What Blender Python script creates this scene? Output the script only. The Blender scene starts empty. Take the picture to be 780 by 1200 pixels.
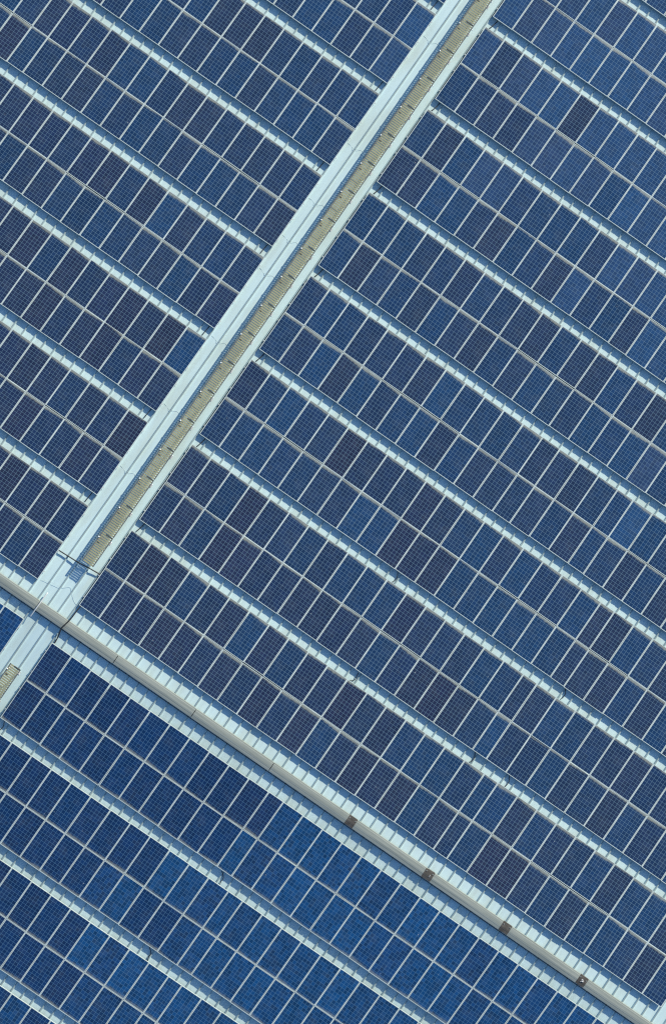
import bpy, bmesh, math, random
from mathutils import Matrix, Vector, Euler

random.seed(11)
S = bpy.context.scene
COL = S.collection
R = math.radians

# ------------------------------------------------------------------ camera
# u runs along the ridge (world +x), s runs down the picture across the ridge (world -y)
cam_d = bpy.data.cameras.new('camera')
cam = bpy.data.objects.new('camera', cam_d)
COL.objects.link(cam)
S.camera = cam
RX, RY, RZ, FPX = 0.0050728, 0.0143816, -0.6072551, 1682.195
Rx = Matrix.Rotation(RX, 3, 'X'); Ry = Matrix.Rotation(RY, 3, 'Y'); Rz = Matrix.Rotation(RZ, 3, 'Z')
CR = Rx @ Ry @ Rz                                   # world -> camera
CAM = Vector((0.0, 9.65659, 60.0))
cam.matrix_world = Matrix.Translation(CAM) @ CR.transposed().to_4x4()
cam_d.sensor_fit = 'VERTICAL'
cam_d.sensor_height = 24.0
cam_d.lens = FPX / 1200.0 * 24.0
cam_d.clip_start = 0.5
cam_d.clip_end = 4000.0

# ------------------------------------------------------------------ light
SUN_EL, SUN_AZ = 23.5, 14.0
w = bpy.data.worlds.new('World'); S.world = w; w.use_nodes = True
nt = w.node_tree
sky = nt.nodes.new('ShaderNodeTexSky'); sky.sky_type = 'NISHITA'; sky.sun_disc = False
sky.sun_elevation = R(SUN_EL); sky.sun_rotation = R(SUN_AZ); sky.altitude = 60
sky.air_density = 1.0; sky.dust_density = 0.25; sky.ozone_density = 5.0
nt.links.new(sky.outputs[0], nt.nodes['Background'].inputs[0])
nt.nodes['Background'].inputs[1].default_value = 0.13
sd = bpy.data.lights.new('sun', 'SUN'); sun = bpy.data.objects.new('sun', sd); COL.objects.link(sun)
sd.energy = 4.7; sd.angle = R(0.9); sd.color = (1.0, 0.93, 0.76)
dirv = Vector((math.sin(R(SUN_AZ)) * math.cos(R(SUN_EL)), math.cos(R(SUN_AZ)) * math.cos(R(SUN_EL)), math.sin(R(SUN_EL))))
sun.rotation_euler = dirv.to_track_quat('Z', 'Y').to_euler()
sun.location = (0, 0, 40)
S.view_settings.view_transform = 'Standard'
S.view_settings.look = 'None'
S.view_settings.gamma = 1.0
S.view_settings.use_curve_mapping = False
S.view_settings.exposure = 0.34
S.render.engine = 'CYCLES'
S.cycles.use_denoising = False
S.cycles.filter_width = 1.2
S.cycles.max_bounces = 5

# ------------------------------------------------------------------ roof planes
PU, PL_ = 0.04902, 0.03895          # pitches of the two slopes
H_SHEET = 0.165                     # panel glass above the sheet


def plane_matrix(which):
    a = PU if which == 'U' else -PL_
    # local x = u, local y = -s, local z = normal
    return Matrix(((1, 0, 0), (0, math.cos(a), math.sin(a)), (0, -math.sin(a), math.cos(a)))).to_4x4()


MU, ML = plane_matrix('U'), plane_matrix('L')


def P(which, u, s, n=0.0):
    return (MU if which == 'U' else ML) @ Vector((u, -s, n))


# ------------------------------------------------------------------ materials
class NT:
    def __init__(self, name):
        self.m = bpy.data.materials.new(name); self.m.use_nodes = True
        self.t = self.m.node_tree; self.b = self.t.nodes['Principled BSDF']

    def n(self, typ, **kw):
        x = self.t.nodes.new(typ)
        for k, v in kw.items():
            setattr(x, k, v)
        return x

    def l(self, a, b):
        self.t.links.new(a, b)

    def put(self, sock, v):
        if hasattr(v, 'is_output') or isinstance(v, bpy.types.NodeSocket):
            self.l(v, sock)
        else:
            sock.default_value = v

    def math(self, op, a, b=0.0, c=None, clamp=False):
        x = self.n('ShaderNodeMath', operation=op, use_clamp=clamp)
        self.put(x.inputs[0], a); self.put(x.inputs[1], b)
        if c is not None:
            self.put(x.inputs[2], c)
        return x.outputs[0]

    def mix(self, f, a, b):
        x = self.n('ShaderNodeMix', data_type='RGBA')
        self.put(x.inputs[0], f)
        self.put(x.inputs[6], a if isinstance(a, bpy.types.NodeSocket) else (*a, 1))
        self.put(x.inputs[7], b if isinstance(b, bpy.types.NodeSocket) else (*b, 1))
        return x.outputs[2]

    def ramp(self, v, lo, hi):
        x = self.n('ShaderNodeMapRange', interpolation_type='SMOOTHSTEP')
        self.put(x.inputs[0], v); self.put(x.inputs[1], lo); self.put(x.inputs[2], hi)
        return x.outputs[0]

    def noise(self, vec, scale, detail=3.0, rough=0.55):
        x = self.n('ShaderNodeTexNoise')
        if vec is not None:
            self.l(vec, x.inputs['Vector'])
        x.inputs['Scale'].default_value = scale; x.inputs['Detail'].default_value = detail
        x.inputs['Roughness'].default_value = rough
        return x.outputs[0]

    def scale(self, vec, s):
        x = self.n('ShaderNodeVectorMath', operation='MULTIPLY')
        self.l(vec, x.inputs[0]); x.inputs[1].default_value = s
        return x.outputs[0]

    def done(self, color, rough=0.5, metal=0.0, spec=0.5):
        self.put(self.b.inputs['Base Color'], color if isinstance(color, bpy.types.NodeSocket) else (*color, 1))
        self.put(self.b.inputs['Roughness'], rough)
        self.b.inputs['Metallic'].default_value = metal
        self.b.inputs['Specular IOR Level'].default_value = spec
        return self.m


def worn(name, base, dirt, scale=1.5, amount=0.35, rough=0.5, metal=0.0, stretch=(1, 1, 1), spec=0.5):
    q = NT(name)
    g = q.n('ShaderNodeNewGeometry')
    v = q.scale(g.outputs['Position'], stretch)
    a = q.noise(v, scale, 5.0)
    b = q.noise(v, scale * 9, 3.0)
    f = q.math('MULTIPLY', q.ramp(q.math('ADD', q.math('MULTIPLY', a, 0.7), q.math('MULTIPLY', b, 0.3)), 0.38, 0.68), amount)
    return q.done(q.mix(f, base, dirt), rough, metal, spec)


def cell_material(name, rnd, tints, grid, mottle, streak, dust_amt):
    """Polycrystalline cells: 6 x 12 squares per sheet of glass, dust caught along the lower edge."""
    q = NT(name)
    uv = q.n('ShaderNodeUVMap')
    sep = q.n('ShaderNodeSeparateXYZ'); q.l(uv.outputs[0], sep.inputs[0])
    x, y = sep.outputs[0], sep.outputs[1]
    if rnd == 'object':
        rv = q.n('ShaderNodeObjectInfo').outputs['Random']
    else:
        rv = q.n('ShaderNodeNewGeometry').outputs['Random Per Island']
    cx, cy = q.math('MULTIPLY', x, 6.0), q.math('MULTIPLY', y, 12.0)

    def line(c, width):
        f = q.math('FRACT', c)
        d = q.math('MINIMUM', f, q.math('SUBTRACT', 1.0, f))
        m = q.n('ShaderNodeMapRange'); q.put(m.inputs[0], d); m.inputs[1].default_value = width; m.inputs[2].default_value = width * 0.55
        m.inputs[3].default_value = 0.0; m.inputs[4].default_value = 1.0
        return m.outputs[0]
    lines = q.math('MAXIMUM', line(cx, 0.062), line(cy, 0.056))
    bus = line(q.math('MULTIPLY', cx, 3.0), 0.11)
    # a tone for each cell and a tone for each panel
    vec = q.n('ShaderNodeCombineXYZ')
    q.l(q.math('FLOOR', cx), vec.inputs[0]); q.l(q.math('FLOOR', cy), vec.inputs[1]); q.l(q.math('MULTIPLY', rv, 977.0), vec.inputs[2])
    wn = q.n('ShaderNodeTexWhiteNoise'); q.l(vec.outputs[0], wn.inputs['Vector'])
    wp = q.n('ShaderNodeTexWhiteNoise', noise_dimensions='1D'); q.l(q.math('MULTIPLY', rv, 613.0), wp.inputs['W'])
    wp2 = q.n('ShaderNodeTexWhiteNoise', noise_dimensions='1D'); q.l(q.math('MULTIPLY', rv, 271.7), wp2.inputs['W'])
    wp3 = q.n('ShaderNodeTexWhiteNoise', noise_dimensions='1D'); q.l(q.math('MULTIPLY', rv, 131.1), wp3.inputs['W'])
    cr = q.n('ShaderNodeValToRGB'); cr.color_ramp.interpolation = 'LINEAR'
    q.l(wp.outputs[0], cr.inputs[0])
    el = cr.color_ramp.elements
    el[0].position = 0.0; el[0].color = (*tints[0], 1); el[1].position = 1.0; el[1].color = (*tints[-1], 1)
    for k, t in enumerate(tints[1:-1]):
        e = el.new((k + 1) / (len(tints) - 1)); e.color = (*t, 1)
    # grains inside the cells and faint streaks down the length
    cv = q.n('ShaderNodeCombineXYZ'); q.l(q.math('MULTIPLY', x, 9.0), cv.inputs[0]); q.l(q.math('MULTIPLY', y, 17.0), cv.inputs[1]); q.l(q.math('MULTIPLY', rv, 50.0), cv.inputs[2])
    gr = q.noise(cv.outputs[0], 5.0, 2.0)
    sv = q.n('ShaderNodeCombineXYZ'); q.l(q.math('MULTIPLY', x, 22.0), sv.inputs[0]); q.l(q.math('MULTIPLY', y, 1.2), sv.inputs[1]); q.l(q.math('MULTIPLY', rv, 80.0), sv.inputs[2])
    st = q.noise(sv.outputs[0], 1.0, 2.0)
    val = q.math('ADD', 1.0 - mottle / 2 - 0.12 - streak / 2, q.math('ADD', q.math('MULTIPLY', wn.outputs[0], mottle),
                 q.math('ADD', q.math('MULTIPLY', gr, 0.24), q.math('MULTIPLY', st, streak))))
    val = q.math('MULTIPLY', val, q.math('ADD', 0.91, q.math('MULTIPLY', wp2.outputs[0], 0.18)))
    tone = q.n('ShaderNodeMix', data_type='RGBA', blend_type='MULTIPLY'); tone.inputs[0].default_value = 1.0
    q.l(cr.outputs[0], tone.inputs[6])
    cb = q.n('ShaderNodeCombineColor'); [q.l(val, cb.inputs[k]) for k in range(3)]
    q.l(cb.outputs[0], tone.inputs[7])
    c = q.mix(q.math('MULTIPLY', bus, 0.10), tone.outputs[2], grid)
    c = q.mix(q.math('MULTIPLY', lines, 0.58), c, grid)
    # dust: a wedge of silt at the low edge (uv y = 1) whose depth and slant differ from panel to panel, and a thin film
    edge = q.math('SUBTRACT', 1.0, y)
    slant = q.math('MULTIPLY', q.math('SUBTRACT', wp3.outputs[0], 0.45), q.math('SUBTRACT', x, 0.5))
    dn = q.noise(cv.outputs[0], 0.8, 4.0)
    depth = q.math('ADD', 0.003, q.math('ADD', q.math('MULTIPLY', wp2.outputs[0], 0.030), q.math('ADD', q.math('MULTIPLY', slant, 0.075), q.math('MULTIPLY', q.math('SUBTRACT', dn, 0.5), 0.06))))
    dust = q.ramp(edge, q.math('ADD', depth, 0.044), q.math('SUBTRACT', depth, 0.012))
    dust = q.math('MULTIPLY', dust, dust_amt)
    film = q.math('MULTIPLY', q.ramp(q.noise(cv.outputs[0], 0.25, 5.0, 0.65), 0.42, 0.75), 0.08)
    c = q.mix(film, c, (0.22, 0.25, 0.26))
    c = q.mix(dust, c, (0.37, 0.39, 0.31))
    # a few bird droppings
    bv = q.n('ShaderNodeCombineXYZ'); q.l(q.math('MULTIPLY', x, 8.0), bv.inputs[0]); q.l(q.math('MULTIPLY', y, 15.0), bv.inputs[1]); q.l(q.math('MULTIPLY', rv, 331.0), bv.inputs[2])
    drop = q.math('MULTIPLY', q.ramp(q.noise(bv.outputs[0], 1.3, 1.0), 0.80, 0.83), 0.55)
    c = q.mix(drop, c, (0.55, 0.57, 0.54))
    q.l(q.math('ADD', 0.18, q.math('MULTIPLY', dust, 0.6)), q.b.inputs['Roughness'])
    return q.done(c, q.b.inputs['Roughness'].links[0].from_socket, 0.0, 0.55)


# three cell tints that paint sky sheen into the sunny slope (purplish navy, navy, lighter blue) and two on the other slope
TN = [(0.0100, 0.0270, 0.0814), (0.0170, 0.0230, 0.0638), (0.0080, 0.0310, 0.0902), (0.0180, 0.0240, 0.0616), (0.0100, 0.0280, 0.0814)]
TU = [(0.0100, 0.0320, 0.0935), (0.0160, 0.0280, 0.0726), (0.0080, 0.0380, 0.1078), (0.0100, 0.0340, 0.0990), (0.0170, 0.0290, 0.0726), (0.0080, 0.0410, 0.1166), (0.0090, 0.0350, 0.1034)]
TT = [(0.0160, 0.0510, 0.1364), (0.0210, 0.0460, 0.1155), (0.0140, 0.0570, 0.1518), (0.0160, 0.0520, 0.1386), (0.0140, 0.0550, 0.1452)]  # lighter tint stands in for brighter sky reflected in the glass
TL = [(0.0040, 0.0240, 0.0880), (0.0050, 0.0270, 0.0946), (0.0040, 0.0310, 0.1078), (0.0080, 0.0240, 0.0814), (0.0030, 0.0290, 0.1034)]
TB = [(0.0050, 0.0460, 0.1408), (0.0050, 0.0580, 0.1705), (0.0070, 0.0420, 0.1320), (0.0040, 0.0520, 0.1540)]  # brighter mottled tints paint a glint into the lower panels
GU, GL = (0.18, 0.30, 0.38), (0.12, 0.26, 0.40)
MAT = {}
for rnd in ('object', 'island'):
    MAT['cellU', rnd] = cell_material('navy_cells_' + rnd, rnd, TU, GU, 0.32, 0.24, 0.66)
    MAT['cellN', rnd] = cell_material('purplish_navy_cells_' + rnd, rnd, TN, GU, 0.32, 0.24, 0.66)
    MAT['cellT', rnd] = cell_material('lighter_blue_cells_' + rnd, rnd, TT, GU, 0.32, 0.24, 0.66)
    MAT['cellL', rnd] = cell_material('deep_blue_cells_' + rnd, rnd, TL, GL, 0.40, 0.22, 0.45)
    MAT['cellB', rnd] = cell_material('mottled_blue_cells_' + rnd, rnd, TB, GL, 0.62, 0.34, 0.35)
MAT['frame'] = worn('frame_aluminium', (0.62, 0.70, 0.66), (0.42, 0.45, 0.38), 2.5, 0.5, 0.42)
MAT['rail'] = worn('rail_aluminium', (0.55, 0.56, 0.56), (0.35, 0.35, 0.33), 3, 0.4, 0.4)
MAT['back'] = worn('backsheet', (0.5, 0.5, 0.5), (0.4, 0.4, 0.4), 3, 0.4, 0.6)
MAT['cap'] = worn('weathered_zinc', (0.325, 0.35, 0.305), (0.20, 0.225, 0.195), 1.2, 0.8, 0.5, 0.0, (0.25, 7, 1))
MAT['dark'] = worn('black_rubber', (0.016, 0.017, 0.02), (0.04, 0.04, 0.04), 6, 0.5, 0.55)
MAT['closure'] = worn('closure_foam', (0.05, 0.05, 0.05), (0.08, 0.08, 0.08), 6, 0.5, 0.8)
MAT['plate'] = worn('brown_rust_plate', (0.060, 0.052, 0.042), (0.15, 0.14, 0.12), 5, 0.6, 0.8)
MAT['white'] = worn('white_plastic', (0.82, 0.84, 0.82), (0.6, 0.6, 0.55), 6, 0.3, 0.4)
MAT['whitepaint'] = worn('white_paint_mark', (0.8, 0.8, 0.78), (0.6, 0.6, 0.58), 9, 0.3, 0.6)
MAT['pipe'] = worn('grey_plastic_pipe', (0.62, 0.64, 0.62), (0.45, 0.45, 0.42), 4, 0.4, 0.5)
MAT['khaki'] = worn('khaki_fibreglass', (0.56, 0.545, 0.36), (0.43, 0.42, 0.30), 1.3, 0.8, 0.6)
km = MAT['khaki']; kt = km.node_tree; tr = kt.nodes.new('ShaderNodeBsdfTranslucent'); tr.inputs[0].default_value = (0.62, 0.58, 0.28, 1)
mx = kt.nodes.new('ShaderNodeMixShader'); mx.inputs[0].default_value = 0.46
kt.links.new(kt.nodes['Principled BSDF'].outputs[0], mx.inputs[1]); kt.links.new(tr.outputs[0], mx.inputs[2])
kt.links.new(mx.outputs[0], kt.nodes['Material Output'].inputs[0])
MAT['khakidark'] = worn('grey_edge_rail', (0.11, 0.125, 0.13), (0.20, 0.21, 0.18), 2.0, 0.7, 0.6)
MAT['bracket'] = worn('dark_bracket', (0.07, 0.075, 0.065), (0.13, 0.12, 0.10), 5, 0.6, 0.6)
MAT['wire'] = worn('pale_grey_wire', (0.54, 0.65, 0.64), (0.3, 0.3, 0.28), 5, 0.5, 0.6)
MAT['wall'] = worn('wall_cladding', (0.55, 0.57, 0.56), (0.42, 0.42, 0.4), 0.6, 0.4, 0.6)
MAT['ground'] = worn('yard_concrete', (0.28, 0.27, 0.25), (0.18, 0.18, 0.17), 0.15, 0.7, 0.85)


def roof_material():
    q = NT('painted_steel_sheet')
    g = q.n('ShaderNodeNewGeometry')
    a = q.noise(q.scale(g.outputs['Position'], (1.0, 0.22, 1.0)), 1.6, 6.0, 0.6)
    b = q.noise(g.outputs['Position'], 9.0, 4.0)
    c = q.noise(g.outputs['Position'], 0.35, 3.0)
    col = q.mix(q.math('MULTIPLY', q.ramp(a, 0.42, 0.72), 0.55), (0.58, 0.745, 0.75), (0.50, 0.585, 0.51))
    col = q.mix(q.math('MULTIPLY', q.ramp(b, 0.58, 0.75), 0.10), col, (0.42, 0.48, 0.46))
    col = q.mix(q.math('MULTIPLY', q.ramp(c, 0.45, 0.7), 0.25), col, (0.48, 0.62, 0.61))
    return q.done(col, 0.42)


MAT['roof'] = roof_material()
MAT['seam'] = worn('grey_sheet_seam', (0.33, 0.42, 0.42), (0.24, 0.29, 0.28), 2.0, 0.6, 0.5)  # rib crests greyer than the sheet


# ------------------------------------------------------------------ mesh helpers
def mesh_obj(name, bm, mats, parent=None, smooth=False):
    me = bpy.data.meshes.new(name)
    bmesh.ops.recalc_face_normals(bm, faces=bm.faces)
    bm.to_mesh(me); bm.free()
    for m in (mats if isinstance(mats, (list, tuple)) else [mats]):
        me.materials.append(m)
    if smooth:
        for p in me.polygons:
            p.use_smooth = True
    o = bpy.data.objects.new(name, me); COL.objects.link(o)
    if parent is not None:
        o.parent = parent
    return o


def box(bm, x0, x1, y0, y1, z0, z1, mi=0):
    v = [bm.verts.new(p) for p in ((x0, y0, z0), (x1, y0, z0), (x1, y1, z0), (x0, y1, z0), (x0, y0, z1), (x1, y0, z1), (x1, y1, z1), (x0, y1, z1))]
    fs = []
    for i in ((0, 3, 2, 1), (4, 5, 6, 7), (0, 1, 5, 4), (1, 2, 6, 5), (2, 3, 7, 6), (3, 0, 4, 7)):
        f = bm.faces.new([v[k] for k in i]); f.material_index = mi; fs.append(f)
    return v


def tube(bm, pts, rad, seg=8):
    pts = [Vector(p) for p in pts]
    # subdivide with Catmull-Rom when there are bends
    if len(pts) > 2:
        out = []
        for i in range(len(pts) - 1):
            p0 = pts[max(i - 1, 0)]; p1 = pts[i]; p2 = pts[i + 1]; p3 = pts[min(i + 2, len(pts) - 1)]
            for k in range(6):
                t = k / 6
                out.append(0.5 * ((2 * p1) + (p2 - p0) * t + (2 * p0 - 5 * p1 + 4 * p2 - p3) * t * t + (3 * p1 - p0 - 3 * p2 + p3) * t ** 3))
        out.append(pts[-1]); pts = out
    rings = []
    for i, p in enumerate(pts):
        d = (pts[min(i + 1, len(pts) - 1)] - pts[max(i - 1, 0)]).normalized()
        a = d.cross(Vector((0, 0, 1)))
        a = a.normalized() if a.length > 1e-4 else Vector((1, 0, 0))
        b = a.cross(d).normalized()
        rings.append([bm.verts.new(p + rad * (math.cos(2 * math.pi * k / seg) * a + math.sin(2 * math.pi * k / seg) * b)) for k in range(seg)])
    for r0, r1 in zip(rings, rings[1:]):
        for k in range(seg):
            bm.faces.new((r0[k], r0[(k + 1) % seg], r1[(k + 1) % seg], r1[k]))
    bm.faces.new(rings[0]); bm.faces.new(list(reversed(rings[-1])))


def sweep(bm, prof, x0, x1, cap=True):
    """closed profile of (y, z) swept along x"""
    a = [bm.verts.new((x0, y, z)) for y, z in prof]; b = [bm.verts.new((x1, y, z)) for y, z in prof]
    n = len(prof)
    for k in range(n):
        bm.faces.new((a[k], a[(k + 1) % n], b[(k + 1) % n], b[k]))
    if cap:
        bm.faces.new(list(reversed(a))); bm.faces.new(b)


def tag(o, label=None, cat=None, group=None, kind=None):
    if label: o['label'] = label
    if cat: o['category'] = cat
    if group: o['group'] = group
    if kind: o['kind'] = kind
    return o


def empty(name, mat=None, loc=None):
    o = bpy.data.objects.new(name, None); COL.objects.link(o); o.empty_display_size = 0.2
    if mat is not None: o.matrix_world = mat
    if loc is not None: o.location = loc
    return o


def at(which, u, s, n=0.0, turn=False):
    base = (MU if which == 'U' else ML)
    m = Matrix.Translation(P(which, u, s, n)) @ base
    if turn:
        m = m @ Matrix.Rotation(math.pi, 4, 'Z')
    return m


ORD = ('first second third fourth fifth sixth seventh eighth ninth tenth eleventh twelfth thirteenth fourteenth fifteenth sixteenth seventeenth eighteenth nineteenth twentieth '
       'twenty-first twenty-second twenty-third twenty-fourth twenty-fifth twenty-sixth twenty-seventh twenty-eighth twenty-ninth thirtieth thirty-first thirty-second thirty-third').split()

# ------------------------------------------------------------------ ground and building
RIDGE = 0.325
U0, U1 = -34.0, 38.0
S0, S1 = -46.0, 26.0
bm = bmesh.new()
v = [bm.verts.new(p) for p in ((-900, -900, -9), (900, -900, -9), (900, 900, -9), (-900, 900, -9))]
bm.faces.new(v)
tag(mesh_obj('ground', bm, MAT['ground']), kind='structure')

bld = empty('factory_building', loc=(0, 0, -9))
tag(bld, 'big low-pitched factory roof of pale blue-white ribbed steel sheet carrying the panels', 'building')
INV = Matrix.Translation((0, 0, 9))
RIB = 0.4965
RIB0 = -7.148


def slope(which, sa, sb):
    bm = bmesh.new()
    prof = []
    k0 = math.ceil((U0 + 0.2 - RIB0) / RIB); k1 = math.floor((U1 - 0.2 - RIB0) / RIB)
    prof.append((U0, 0.0))
    for k in range(k0, k1 + 1):
        c = RIB0 + k * RIB
        prof += [(c - 0.085, 0.0), (c - 0.045, 0.006), (c - 0.028, 0.052), (c - 0.020, 0.060), (c + 0.020, 0.060), (c + 0.028, 0.052), (c + 0.045, 0.006), (c + 0.085, 0.0),
                 (c + RIB / 2, 0.006)]
    prof.append((U1, 0.0))
    n = max(2, int((sb - sa) / 6))
    rows = []
    for i in range(n + 1):
        s = sa + (sb - sa) * i / n
        rows.append([bm.verts.new(INV @ P(which, u, s, -H_SHEET + z)) for u, z in prof])
    for a, b in zip(rows, rows[1:]):
        for k in range(len(prof) - 1):
            f = bm.faces.new((a[k], a[k + 1], b[k + 1], b[k]))
            f.material_index = 1 if (k - 1) % 9 in (2, 3, 4) and k > 0 else 0
    me_o = mesh_obj('roof_slope', bm, [MAT['roof'], MAT['seam']], bld, smooth=False)
    return me_o


tag(slope('U', S0, RIDGE - 0.03), 'sunlit pale ribbed steel slope above the ridge')
tag(slope('L', RIDGE + 0.03, S1), 'slightly dimmer pale ribbed steel slope below the ridge')
# walls under the eaves
zu = P('U', 0, S0, -H_SHEET - 0.03).z + 9; yu = P('U', 0, S0).y
zl = P('L', 0, S1, -H_SHEET - 0.03).z + 9; yl = P('L', 0, S1).y
zr = P('U', 0, RIDGE, -H_SHEET - 0.04).z + 9; yr = -RIDGE
bm = bmesh.new(); box(bm, U0 + .3, U1 - .3, yu - 0.6, yu - 0.3, 0, zu); mesh_obj('wall', bm, MAT['wall'], bld)
bm = bmesh.new(); box(bm, U0 + .3, U1 - .3, yl + 0.3, yl + 0.6, 0, zl); mesh_obj('wall', bm, MAT['wall'], bld)
for x0, x1 in ((U0 + .3, U0 + .6), (U1 - .6, U1 - .3)):
    bm = bmesh.new()
    a = [(yl + .6, 0), (yu - .6, 0), (yu - .6, zu), (yr, zr), (yl + .6, zl)]
    sweep(bm, a, x0, x1)
    mesh_obj('wall', bm, MAT['wall'], bld)

# ridge capping: folded zinc sections with lips turned down on both sides
CAPJ = 3.95
cap_prof = [(-0.098, -0.085), (-0.106, -0.006), (-0.160, 0.000), (-0.172, 0.005), (-0.235, 0.010), (-0.325, 0.016), (-0.398, 0.011), (-0.408, 0.006), (-0.470, 0.000), (-0.530, -0.008), (-0.538, -0.105)]
inner = [(y * 0.955 - 0.0146, z - 0.006) for y, z in reversed(cap_prof)]
full = cap_prof + inner
k = -7
while 0.9 + k * CAPJ < U1 - 1:
    x0 = max(U0, 0.9 + k * CAPJ); x1 = min(U1, 0.9 + (k + 1) * CAPJ)
    bm = bmesh.new()
    dz = random.uniform(-0.003, 0.003); sk = random.uniform(-0.004, 0.004)
    sweep(bm, [(y + sk, z + dz + 9) for y, z in full], x0 + 0.014, x1 - 0.014)
    o = mesh_obj('ridge_cap', bm, MAT['cap'], bld)
    if k == -7: tag(o, 'weathered grey ridge capping')
    k += 1
bm = bmesh.new()
sweep(bm, [(-0.15, -0.05 + 9), (-0.49, -0.05 + 9), (-0.49, -0.30 + 9), (-0.15, -0.30 + 9)], U0 + .1, U1 - .1)
mesh_obj('ridge_closure', bm, MAT['closure'], bld)

# brown plates wrapped over the joints of the capping
BP = [8.899, 12.815, 16.759, 20.69]
BL = ['brown rusty plate over the ridge capping, nearest to the pale walkway', 'brown rusty plate over the ridge capping, second from the pale walkway',
      'brown rusty plate over the ridge capping, third from the pale walkway', 'brown rusty ridge plate with a small white scribbled mark, lowest in the photo']
for i, (u, lab) in enumerate(zip(BP, BL)):
    bm = bmesh.new()
    up = [(y * 1.0 - 0.002 if y < -.3 else y + 0.004, z + 0.008) for y, z in cap_prof]
    lo = [(y * 1.0, z + 0.0035) for y, z in reversed(cap_prof)]
    w2 = random.uniform(0.19, 0.215)
    sweep(bm, up + lo, -w2, w2)
    o = mesh_obj('ridge_plate', bm, MAT['plate'])
    o.matrix_world = Matrix.Translation((u, 0, 0)) @ Matrix.Rotation(random.uniform(-.03, .03), 4, 'Z')
    tag(o, lab, 'ridge plate', 'brown plates along the ridge capping')
    for dx in (-0.15, 0.15):
        bm = bmesh.new(); bmesh.ops.create_cone(bm, cap_ends=True, segments=8, radius1=0.016, radius2=0.012, depth=0.012, matrix=Matrix.Translation((dx, -0.20, 0.034)))
        mesh_obj('screw', bm, MAT['wire'], o)
    if i == 3:
        bm = bmesh.new()
        tube(bm, [(-0.07, -0.26, 0.044), (-0.02, -0.24, 0.043), (0.02, -0.28, 0.046), (0.0, -0.33, 0.049), (0.07, -0.29, 0.047)], 0.010, 6)
        tube(bm, [(-0.01, -0.28, 0.046), (-0.05, -0.37, 0.044)], 0.010, 6)
        mesh_obj('paint_mark', bm, MAT['whitepaint'], o)
    if i == 1:
        bm = bmesh.new()
        tube(bm, [(0.05, -0.27, 0.042), (0.08, -0.31, 0.046), (0.06, -0.34, 0.046)], 0.007, 6)
        mesh_obj('paint_mark', bm, MAT['whitepaint'], o)

# ------------------------------------------------------------------ solar panels
GAP = 0.010
FR = 0.027
FE = 0.021


def panel_mesh(wd, ln, ncol=6):
    """frame and cell sheet meshes centred on the panel, top of frame at z = 0"""
    hw, hl = wd / 2, ln / 2
    bm = bmesh.new()
    o = [(-hw, -hl), (hw, -hl), (hw, hl), (-hw, hl)]
    i = [(-hw + FR, -hl + FE), (hw - FR, -hl + FE), (hw - FR, hl - FE), (-hw + FR, hl - FE)]
    ot = [bm.verts.new((*p, 0)) for p in o]; it = [bm.verts.new((*p, 0)) for p in i]
    ob = [bm.verts.new((*p, -0.04)) for p in o]; ib = [bm.verts.new((*p, -0.04)) for p in i]
    for a in range(4):
        b = (a + 1) % 4
        bm.faces.new((ot[a], ot[b], it[b], it[a])); bm.faces.new((ob[a], ob[b], ot[b], ot[a]))
        bm.faces.new((it[a], it[b], ib[b], ib[a])); bm.faces.new((ib[a], ib[b], ob[b], ob[a]))
    fr = bpy.data.meshes.new('frame'); bmesh.ops.recalc_face_normals(bm, faces=bm.faces); bm.to_mesh(fr); bm.free()
    fr.materials.append(MAT['frame'])
    bm = bmesh.new(); uvl = bm.loops.layers.uv.new('UVMap')
    q = [bm.verts.new((*p, -0.004)) for p in i]
    f = bm.faces.new(q)
    for lp, c in zip(f.loops, ((0, 0), (ncol / 6, 0), (ncol / 6, 1), (0, 1))):
        lp[uvl].uv = c
    ce = bpy.data.meshes.new('cell_sheet'); bm.to_mesh(ce); bm.free()
    return fr, ce


MESH = {}


def get_mesh(wd, ln, kind, ncol):
    key = (round(wd, 3), round(ln, 3), ncol)
    if key not in MESH:
        MESH[key] = panel_mesh(wd, ln, ncol)
    fr, ce = MESH[key]
    ck = (key, kind)
    if ck not in MESH:
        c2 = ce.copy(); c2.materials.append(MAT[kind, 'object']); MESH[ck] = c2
    return fr, MESH[ck]


LU, G = 1.912, 0.012
LLF = 1.854
SPECS = []      # (plane, centre u, centre s, width, length, kind, turn, label, group, ncol)


def boundaries(start, direction, n, pitch, narrow, shift=0.0):
    out = [start]; u = start
    for c in range(n):
        wdt = narrow.get(c, 1.0) * pitch
        u += direction * wdt; out.append(u)
    return out


def sheen_tone(u, s):  # sky sheen painted as tint: darker by the ridge, lighter upslope and along u
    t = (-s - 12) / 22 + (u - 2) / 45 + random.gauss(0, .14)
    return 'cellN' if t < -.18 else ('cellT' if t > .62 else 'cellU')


GR = {'R': 'solar panels right of the walkway above the ridge', 'W': 'solar panels left of the walkway above the ridge', 'B': 'solar panels below the ridge', 'V': 'solar panels left of the walkway below the ridge'}
ARR = []        # arrays: (plane, u_from, u_to, s_top, length)
# narrow panels (five cells across) found along each double row: column -> width
NARROW_R = {0: {18: .69}, -1: {17: .70}, -2: {18: .70}, -3: {12: .89, 16: .80}, -4: {11: .93}, -5: {12: .91}}
NARROW_W = {-4: {13: .83}}
NARROW_B = {1: {11: .74}, 2: {12: .73}, 3: {12: .68}}

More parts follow.
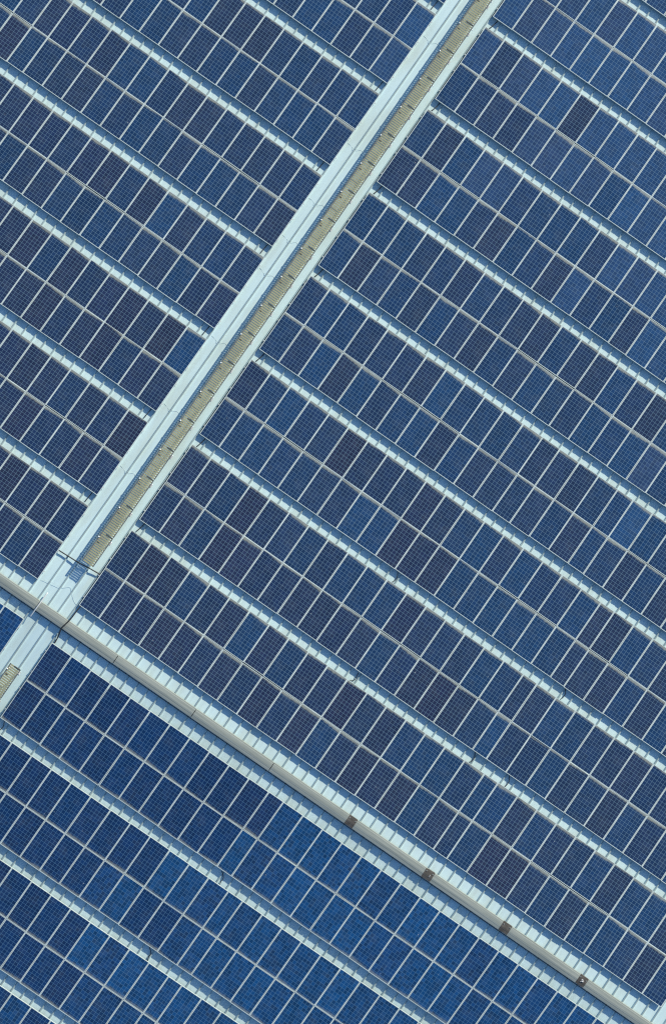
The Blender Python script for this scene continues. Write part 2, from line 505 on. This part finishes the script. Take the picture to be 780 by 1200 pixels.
for j in range(0, -10, -1):
    st = -4.50 + j * 4.3746
    bs = boundaries(-5.604, 1, 30, 1.0, NARROW_R.get(j, {}))
    ARR.append(('U', bs[0], bs[-1], st, LU, 'R', j))
    for half in (0, 1):
        sc = st + LU / 2 + half * (LU + G)
        for c in range(30):
            wd = abs(bs[c + 1] - bs[c]) - GAP
            nc = 6 if wd > .9 else (5 if wd > .72 else 4)
            SPECS.append(('U', (bs[c] + bs[c + 1]) / 2, sc, wd, LU, sheen_tone(bs[c], sc), False,
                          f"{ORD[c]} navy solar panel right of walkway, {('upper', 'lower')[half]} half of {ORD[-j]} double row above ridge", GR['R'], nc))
for j in range(0, -10, -1):
    st = -4.30 + j * 4.278
    bs = boundaries(-7.605, -1, 24, 0.987, NARROW_W.get(j, {}))
    ARR.append(('U', bs[-1], bs[0], st, LLF, 'W', j))
    for half in (0, 1):
        sc = st + LLF / 2 + half * (LLF + G)
        for c in range(24):
            wd = abs(bs[c + 1] - bs[c]) - GAP
            SPECS.append(('U', (bs[c] + bs[c + 1]) / 2, sc, wd, LLF, sheen_tone(bs[c], sc), False,
                          f"{ORD[c]} navy solar panel left of walkway, {('upper', 'lower')[half]} half of {ORD[-j]} double row above ridge", GR['W'], 6 if wd > .9 else 5))
for j in range(1, 6):
    st = 1.2716 + (j - 1) * 4.402
    bs = boundaries(-5.629, 1, 30, 1.0, NARROW_B.get(j, {}))
    ARR.append(('L', bs[0], bs[-1], st, LU, 'B', j))
    for half in (0, 1):
        sc = st + LU / 2 + half * (LU + G)
        for c in range(30):
            wd = abs(bs[c + 1] - bs[c]) - GAP
            bright = c + random.choice((-2, -1, 0, 0, 0, 1, 2)) >= {1: 12, 2: 9, 3: 9}.get(j, 9)
            SPECS.append(('L', (bs[c] + bs[c + 1]) / 2, sc, wd, LU, 'cellB' if bright else 'cellL', True,
                          f"{ORD[c]} {'bright' if bright else 'deep'} blue solar panel from walkway, {('upper', 'lower')[half]} half of {ORD[j - 1]} double row below ridge", GR['B'], 6 if wd > .9 else 5))
for j in range(1, 6):
    st = 1.115 + (j - 1) * 4.402
    bs = boundaries(-7.125, -1, 20, 0.99, {})
    ARR.append(('L', bs[-1], bs[0], st, LU, 'V', j))
    for half in (0, 1):
        sc = st + LU / 2 + half * (LU + G)
        for c in range(20):
            wd = abs(bs[c + 1] - bs[c]) - GAP
            SPECS.append(('L', (bs[c] + bs[c + 1]) / 2, sc, wd, LU, 'cellB', True,
                          f"{ORD[c]} bright blue solar panel left of walkway, {('upper', 'lower')[half]} half of {ORD[j - 1]} double row below ridge", GR['V'], 6))


def waver(which, u, s):
    k = round(s / 4.3)
    return 0.014 * math.sin(u * 0.42 + k * 1.9) + 0.008 * math.sin(u * 1.13 + k * 4.1)


def pix(p):
    q = CR @ (p - CAM)
    return 390 + FPX * q.x / -q.z, 600 - FPX * q.y / -q.z


scored = []
for sp in SPECS:
    which, u, s, wd, ln = sp[:5]
    n = 0
    for a in range(8):
        for b in range(12):
            X, Y = pix(P(which, u + wd * ((a + .5) / 8 - .5), s + ln * ((b + .5) / 12 - .5)))
            n += 0 <= X < 780 and 0 <= Y < 1200
    X, Y = pix(P(which, u, s))
    d = (P(which, u, s) - CAM).length
    scored.append((min(n, 94) / 96 * wd, -d, sp))
scored.sort(key=lambda t: (-(t[0] > 0.55), -t[1]))
scored.sort(key=lambda t: (t[0] < 0.55, -t[1]))
NIND = 315
single = [t[2] for t in scored[:NIND]]
rest = [t[2] for t in scored[NIND:]]
print('panels single', len(single), 'rest', len(rest), 'rest in view', sum(t[0] > 0 for t in scored[NIND:]))

for sp in single:
    which, u, s, wd, ln, kind, turn, lab, grp, nc = sp
    fr, ce = get_mesh(wd, ln, kind, nc)
    root = empty('solar_panel', at(which, u + random.uniform(-.004, .004), s + waver(which, u, s) + random.uniform(-.007, .007), random.uniform(-.003, .003), turn)
                 @ Euler((random.gauss(0, .003), random.gauss(0, .003), random.gauss(0, .0022))).to_matrix().to_4x4())
    tag(root, lab.replace('solar panel', 'narrow panel') if wd < .9 else lab, 'solar panel', grp)
    for nm, me in (('frame', fr), ('cell_sheet', ce)):
        o = bpy.data.objects.new(nm, me); COL.objects.link(o); o.parent = root

# the panels past the three hundred that show best, as one mass
bm = bmesh.new(); uvl = bm.loops.layers.uv.new('UVMap')
KIDX = {'cellU': 1, 'cellL': 2, 'cellB': 3, 'cellN': 4, 'cellT': 5}
mats = [MAT['frame']] + [MAT[k_, 'island'] for k_ in KIDX]
for sp in rest:
    which, u, s, wd, ln, kind, turn, lab, grp, nc = sp
    M = at(which, u, s + waver(which, u, s), random.uniform(-.003, .003), turn) @ Euler((random.gauss(0, .003), random.gauss(0, .003), random.gauss(0, .0022))).to_matrix().to_4x4()
    hw, hl = wd / 2, ln / 2
    o = [(-hw, -hl), (hw, -hl), (hw, hl), (-hw, hl)]
    i = [(-hw + FR, -hl + FE), (hw - FR, -hl + FE), (hw - FR, hl - FE), (-hw + FR, hl - FE)]
    V = lambda p, z: bm.verts.new(M @ Vector((*p, z)))
    ot = [V(p, 0) for p in o]; it = [V(p, 0) for p in i]; ob = [V(p, -.04) for p in o]; ib = [V(p, -.04) for p in i]
    for a in range(4):
        b = (a + 1) % 4
        bm.faces.new((ot[a], ot[b], it[b], it[a])); bm.faces.new((ob[a], ob[b], ot[b], ot[a]))
        bm.faces.new((it[a], it[b], ib[b], ib[a])); bm.faces.new((ib[a], ib[b], ob[b], ob[a]))
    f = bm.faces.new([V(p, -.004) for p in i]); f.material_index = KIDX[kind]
    for lp, c in zip(f.loops, ((0, 0), (nc / 6, 0), (nc / 6, 1), (0, 1))):
        lp[uvl].uv = c
me = bpy.data.meshes.new('outer_solar_panels'); bm.to_mesh(me); bm.free()
for m in mats: me.materials.append(m)
o = bpy.data.objects.new('outer_solar_panels', me); COL.objects.link(o)
tag(o, 'blue solar panels filling the outer parts of the roof towards the picture edges', 'solar panels', kind='stuff')

# mounting rails under each double row: four aluminium rails on small feet, ends poking out past the last panel
for which, ua, ub, st, ln, side, j in ARR:
    pts = [pix(P(which, ua + (ub - ua) * a / 40, st + b * ln)) for a in range(41) for b in (0, 1, 2)]
    if not any(-30 < X < 810 and -30 < Y < 1230 for X, Y in pts):
        continue
    ea = 0.05 if side in 'RB' else 0.02
    eb = 0.035 if side in 'WV' else 0.02
    root = empty('mounting_frame', at(which, 0, 0))
    where = {'R': f'{ORD[-j]} double row right of walkway above ridge', 'W': f'{ORD[-j]} double row left of walkway above ridge',
             'B': f'{ORD[j - 1]} double row below ridge right of walkway', 'V': f'{ORD[j - 1]} double row below ridge left of walkway'}[side]
    tag(root, f"aluminium mounting rails under the {where}", 'mounting rails', 'mounting rails under the panel rows')
    for half in (0, 1):
        for fpos in (0.22, 0.78):
            s = st + half * (ln + G) + fpos * ln
            bm = bmesh.new()
            box(bm, ua - ea, ub + eb, -s - 0.02, -s + 0.02, -0.088, -0.042)
            u = math.ceil((ua - RIB0) / RIB) * RIB + RIB0
            while u < ub:
                box(bm, u - 0.03, u + 0.03, -s - 0.03, -s + 0.03, -0.108, -0.089)
                u += RIB * 3
            mesh_obj('rail', bm, MAT['rail'], root)

# ------------------------------------------------------------------ walkway gratings
GZ = -H_SHEET + 0.50
GP = 1.477


def grating_parts(root, length, ul, ur, first_id):
    """local x from ul to ur, local y = -s downwards from 0 to -length, deck top at z = 0"""
    bm = bmesh.new()
    y = -0.05; t = 0
    while y > -length + 0.03:
        jx = random.uniform(-.006, .006)
        box(bm, ul + 0.02 + jx, ur - 0.02 + jx, y - 0.035, y + 0.035, -0.007, random.uniform(-0.002, 0.001))
        y -= 0.098
    d = mesh_obj('deck', bm, MAT['khaki'], root)
    for xa, xb, nm in ((ul - 0.028, ul + 0.018, 'side_rail'), (ur - 0.018, ur + 0.022, 'side_rail')):
        bm = bmesh.new(); box(bm, xa, xb, -length + 0.012, -0.012, -0.034, 0.010)
        mesh_obj(nm, bm, MAT['khakidark'], root)
    for x in (ul + 0.03, ur - 0.03):
        bm = bmesh.new()
        box(bm, x - 0.02, x + 0.02, -0.30, -0.26, -0.49, -0.072); box(bm, x - 0.06, x + 0.06, -0.35, -0.21, -0.498, -0.485)
        mesh_obj('support_leg', bm, MAT['rail'], root)
    bm = bmesh.new(); box(bm, ul + 0.19, ur - 0.01, -0.045, -0.010, -0.03, 0.012); mesh_obj('joint_bar', bm, MAT['bracket'], root)
    bm = bmesh.new(); box(bm, ul + 0.05, ul + 0.16, -0.50, -0.465, -0.03, 0.010); mesh_obj('bracket', bm, MAT['bracket'], root)
    bm = bmesh.new(); bmesh.ops.create_uvsphere(bm, u_segments=10, v_segments=6, radius=0.034, matrix=Matrix.Translation((ul - 0.004, -0.28, 0.022)))
    mesh_obj('clip', bm, MAT['white'], root)
    bm = bmesh.new(); bmesh.ops.create_uvsphere(bm, u_segments=10, v_segments=6, radius=0.026, matrix=Matrix.Translation((ur + 0.05, -0.20, -0.02)))
    bm2 = bm; box(bm2, ur + 0.0, ur + 0.05, -0.21, -0.19, -0.04, -0.02)
    mesh_obj('clip', bm, MAT['white'], root)


k = 0
s_dot = -3.0 + 0.28
s_end = -2.30
while s_end - (k + 1) * GP > -39:
    sb = s_end - k * GP          # lower end
    root = empty('walkway_grating', at('U', 0, sb - GP, GZ))
    ul = -6.515 - 0.004 * k * 0.6; ur = -6.005
    grating_parts(root, GP, ul, ur, k)
    lab = ('khaki fibreglass walkway grating section at the end beside the black crossing cable' if k == 0 else
           f"khaki fibreglass walkway grating, {ORD[k]} section up from the black crossing cable")
    tag(root, lab, 'grating', 'walkway grating sections above the ridge')
    k += 1
for k in range(4):
    root = empty('walkway_grating', at('L', 0, 2.86 + k * GP, GZ))
    grating_parts(root, GP, -6.51, -6.03, k)
    tag(root, ('khaki walkway grating section below the ridge at the left picture edge', 'khaki walkway grating below ridge, second from its upper end',
               'khaki walkway grating below ridge, third from its upper end', 'khaki walkway grating below ridge, fourth from its upper end')[k],
        'grating', 'walkway grating sections below the ridge')


# ------------------------------------------------------------------ cables and pipe
def cable(name, pts, rad, mat, lab, cat='cable', grp=None):
    bm = bmesh.new(); tube(bm, pts, rad)
    o = mesh_obj(name, bm, mat, None, True)
    tag(o, lab, cat, grp)
    return o


sheet = -H_SHEET
cable('black_cable', [P('U', -7.60, -2.06, sheet + .10), P('U', -7.15, -2.08, sheet + .10), P('U', -6.6, -2.11, sheet + .13), P('U', -6.1, -2.17, sheet + .13), P('U', -5.62, -2.21, sheet + .10)],
      0.026, MAT['dark'], 'black cable crossing the pale walkway just below the end of the grating')
cable('black_conduit', [P('U', -5.50, -0.72, -.06), P('U', -5.53, -0.5, -.03), Vector((-5.545, -0.02, 0.03)), Vector((-5.60, -0.33, 0.065)), Vector((-5.63, -0.56, 0.02)), P('L', -5.56, 0.95, sheet + .09), P('L', -5.53, 1.24, -.06)],
      0.028, MAT['dark'], 'black conduit bending over the grey ridge capping beside the walkway')
cable('white_pipe', [Vector((-6.955, 0.36, -0.02)), Vector((-6.965, -0.33, 0.075)), Vector((-6.985, -0.9, -0.02))], 0.026, MAT['pipe'], 'thin white pipe lying across the grey ridge capping', 'pipe')
cable('ridge_cable', [Vector((U0, -0.585, -0.085)), Vector((U1, -0.585, -0.085))], 0.016, MAT['dark'], 'long thin black cable along the lower edge of the grey ridge capping')

# short black link cables in the gaps between the double rows
for j in range(0, -8, -1):
    sb = -4.50 + j * 4.3746
    uu = -5.36 + random.uniform(-.04, .04)
    n = -j
    cable('link_cable', [P('U', uu + .05, sb - .62, -.08), P('U', uu + .02, sb - .35, sheet + .06), P('U', uu - .06, sb - .03, -.07)], 0.020, MAT['dark'],
          f"short black cable in the gap above the {ORD[n]} double row, right of walkway", grp='short black cables between the panel rows')
    sb = -4.30 + j * 4.278
    uu = -7.92 + random.uniform(-.04, .04)
    cable('link_cable', [P('U', uu + .05, sb - .60, -.08), P('U', uu + .02, sb - .32, sheet + .06), P('U', uu + .01, sb - .03, -.07)], 0.018, MAT['dark'],
          f"short black cable in the gap above the {ORD[n]} double row, left of walkway", grp='short black cables between the panel rows')
for which, ua, sa, ub, sb, lab in (
        ('U', 4.55, -9.43, 4.62, -8.90, 'short black cable in the gap above the second double row, mid-row, right of walkway'),
        ('U', 5.62, -4.98, 5.50, -4.50, 'curved black cable in the gap above the lowest right row, about eleven panels from walkway'),
        ('U', 13.30, -5.03, 13.42, -4.50, 'short black cable in the gap above the lowest right row, nearest the right edge'),
        ('U', 11.55, -5.03, 11.60, -4.52, 'faint black cable above the lowest right row, seventeen panels from walkway'),
        ('U', 13.20, -9.40, 13.30, -8.90, 'short black cable in the gap above the second right row, near the right edge'),
        ('L', 5.66, 5.15, 5.92, 5.68, 'curved black cable in the first gap below the ridge'),
        ('L', 4.95, 9.52, 5.28, 10.08, 'curved black cable in the second gap below the ridge'),
        ('L', -5.45, 5.08, -5.40, 5.66, 'black cable at the walkway end of the first gap below the ridge')):
    um, sm = (ua + ub) / 2, (sa + sb) / 2
    cable('link_cable', [P(which, ua, sa, -.08), P(which, um + .09, sm - .06, sheet + .06), P(which, um + .10, sm + .12, sheet + .05), P(which, ub, sb, -.08)], 0.016, MAT['dark'], lab, grp='short black cables between the panel rows')

# thin pale wires lying across the walkway sheet
k = 0
for s in (-28.9, -23.2, -20.3, -18.35, -16.65, -13.1, -9.6, -6.4):
    a = random.uniform(-.05, .05)
    cable('thin_wire', [P('U', -7.56, s - .05, sheet + .02), P('U', -7.3, s + .03 + a, sheet + .006), P('U', -7.15, s + .02, sheet + .066), P('U', -6.9, s - .08 + a, sheet + .006), P('U', -6.68, s - .02, sheet + .064),
                      P('U', -6.55, s + .02, sheet + .06)], 0.0042, MAT['wire'],
          f"thin pale grey wire curving across the walkway sheet, {ORD[7 - k]} up from the ridge", 'wire', 'thin wires across the walkway')
    k += 1
cable('thin_wire', [P('U', -7.5, -.62, sheet + .02), P('U', -7.15, -.78, sheet + .066), P('U', -6.65, -.88, sheet + .066), P('U', -6.35, -1.05, sheet + .02), P('U', -6.15, -1.02, sheet + .066), P('U', -5.9, -.7, sheet + .02), P('U', -5.7, -.62, sheet + .02)],
      0.0042, MAT['wire'], 'thin pale grey wire looping over the walkway sheet just above the ridge', 'wire', 'thin wires across the walkway')
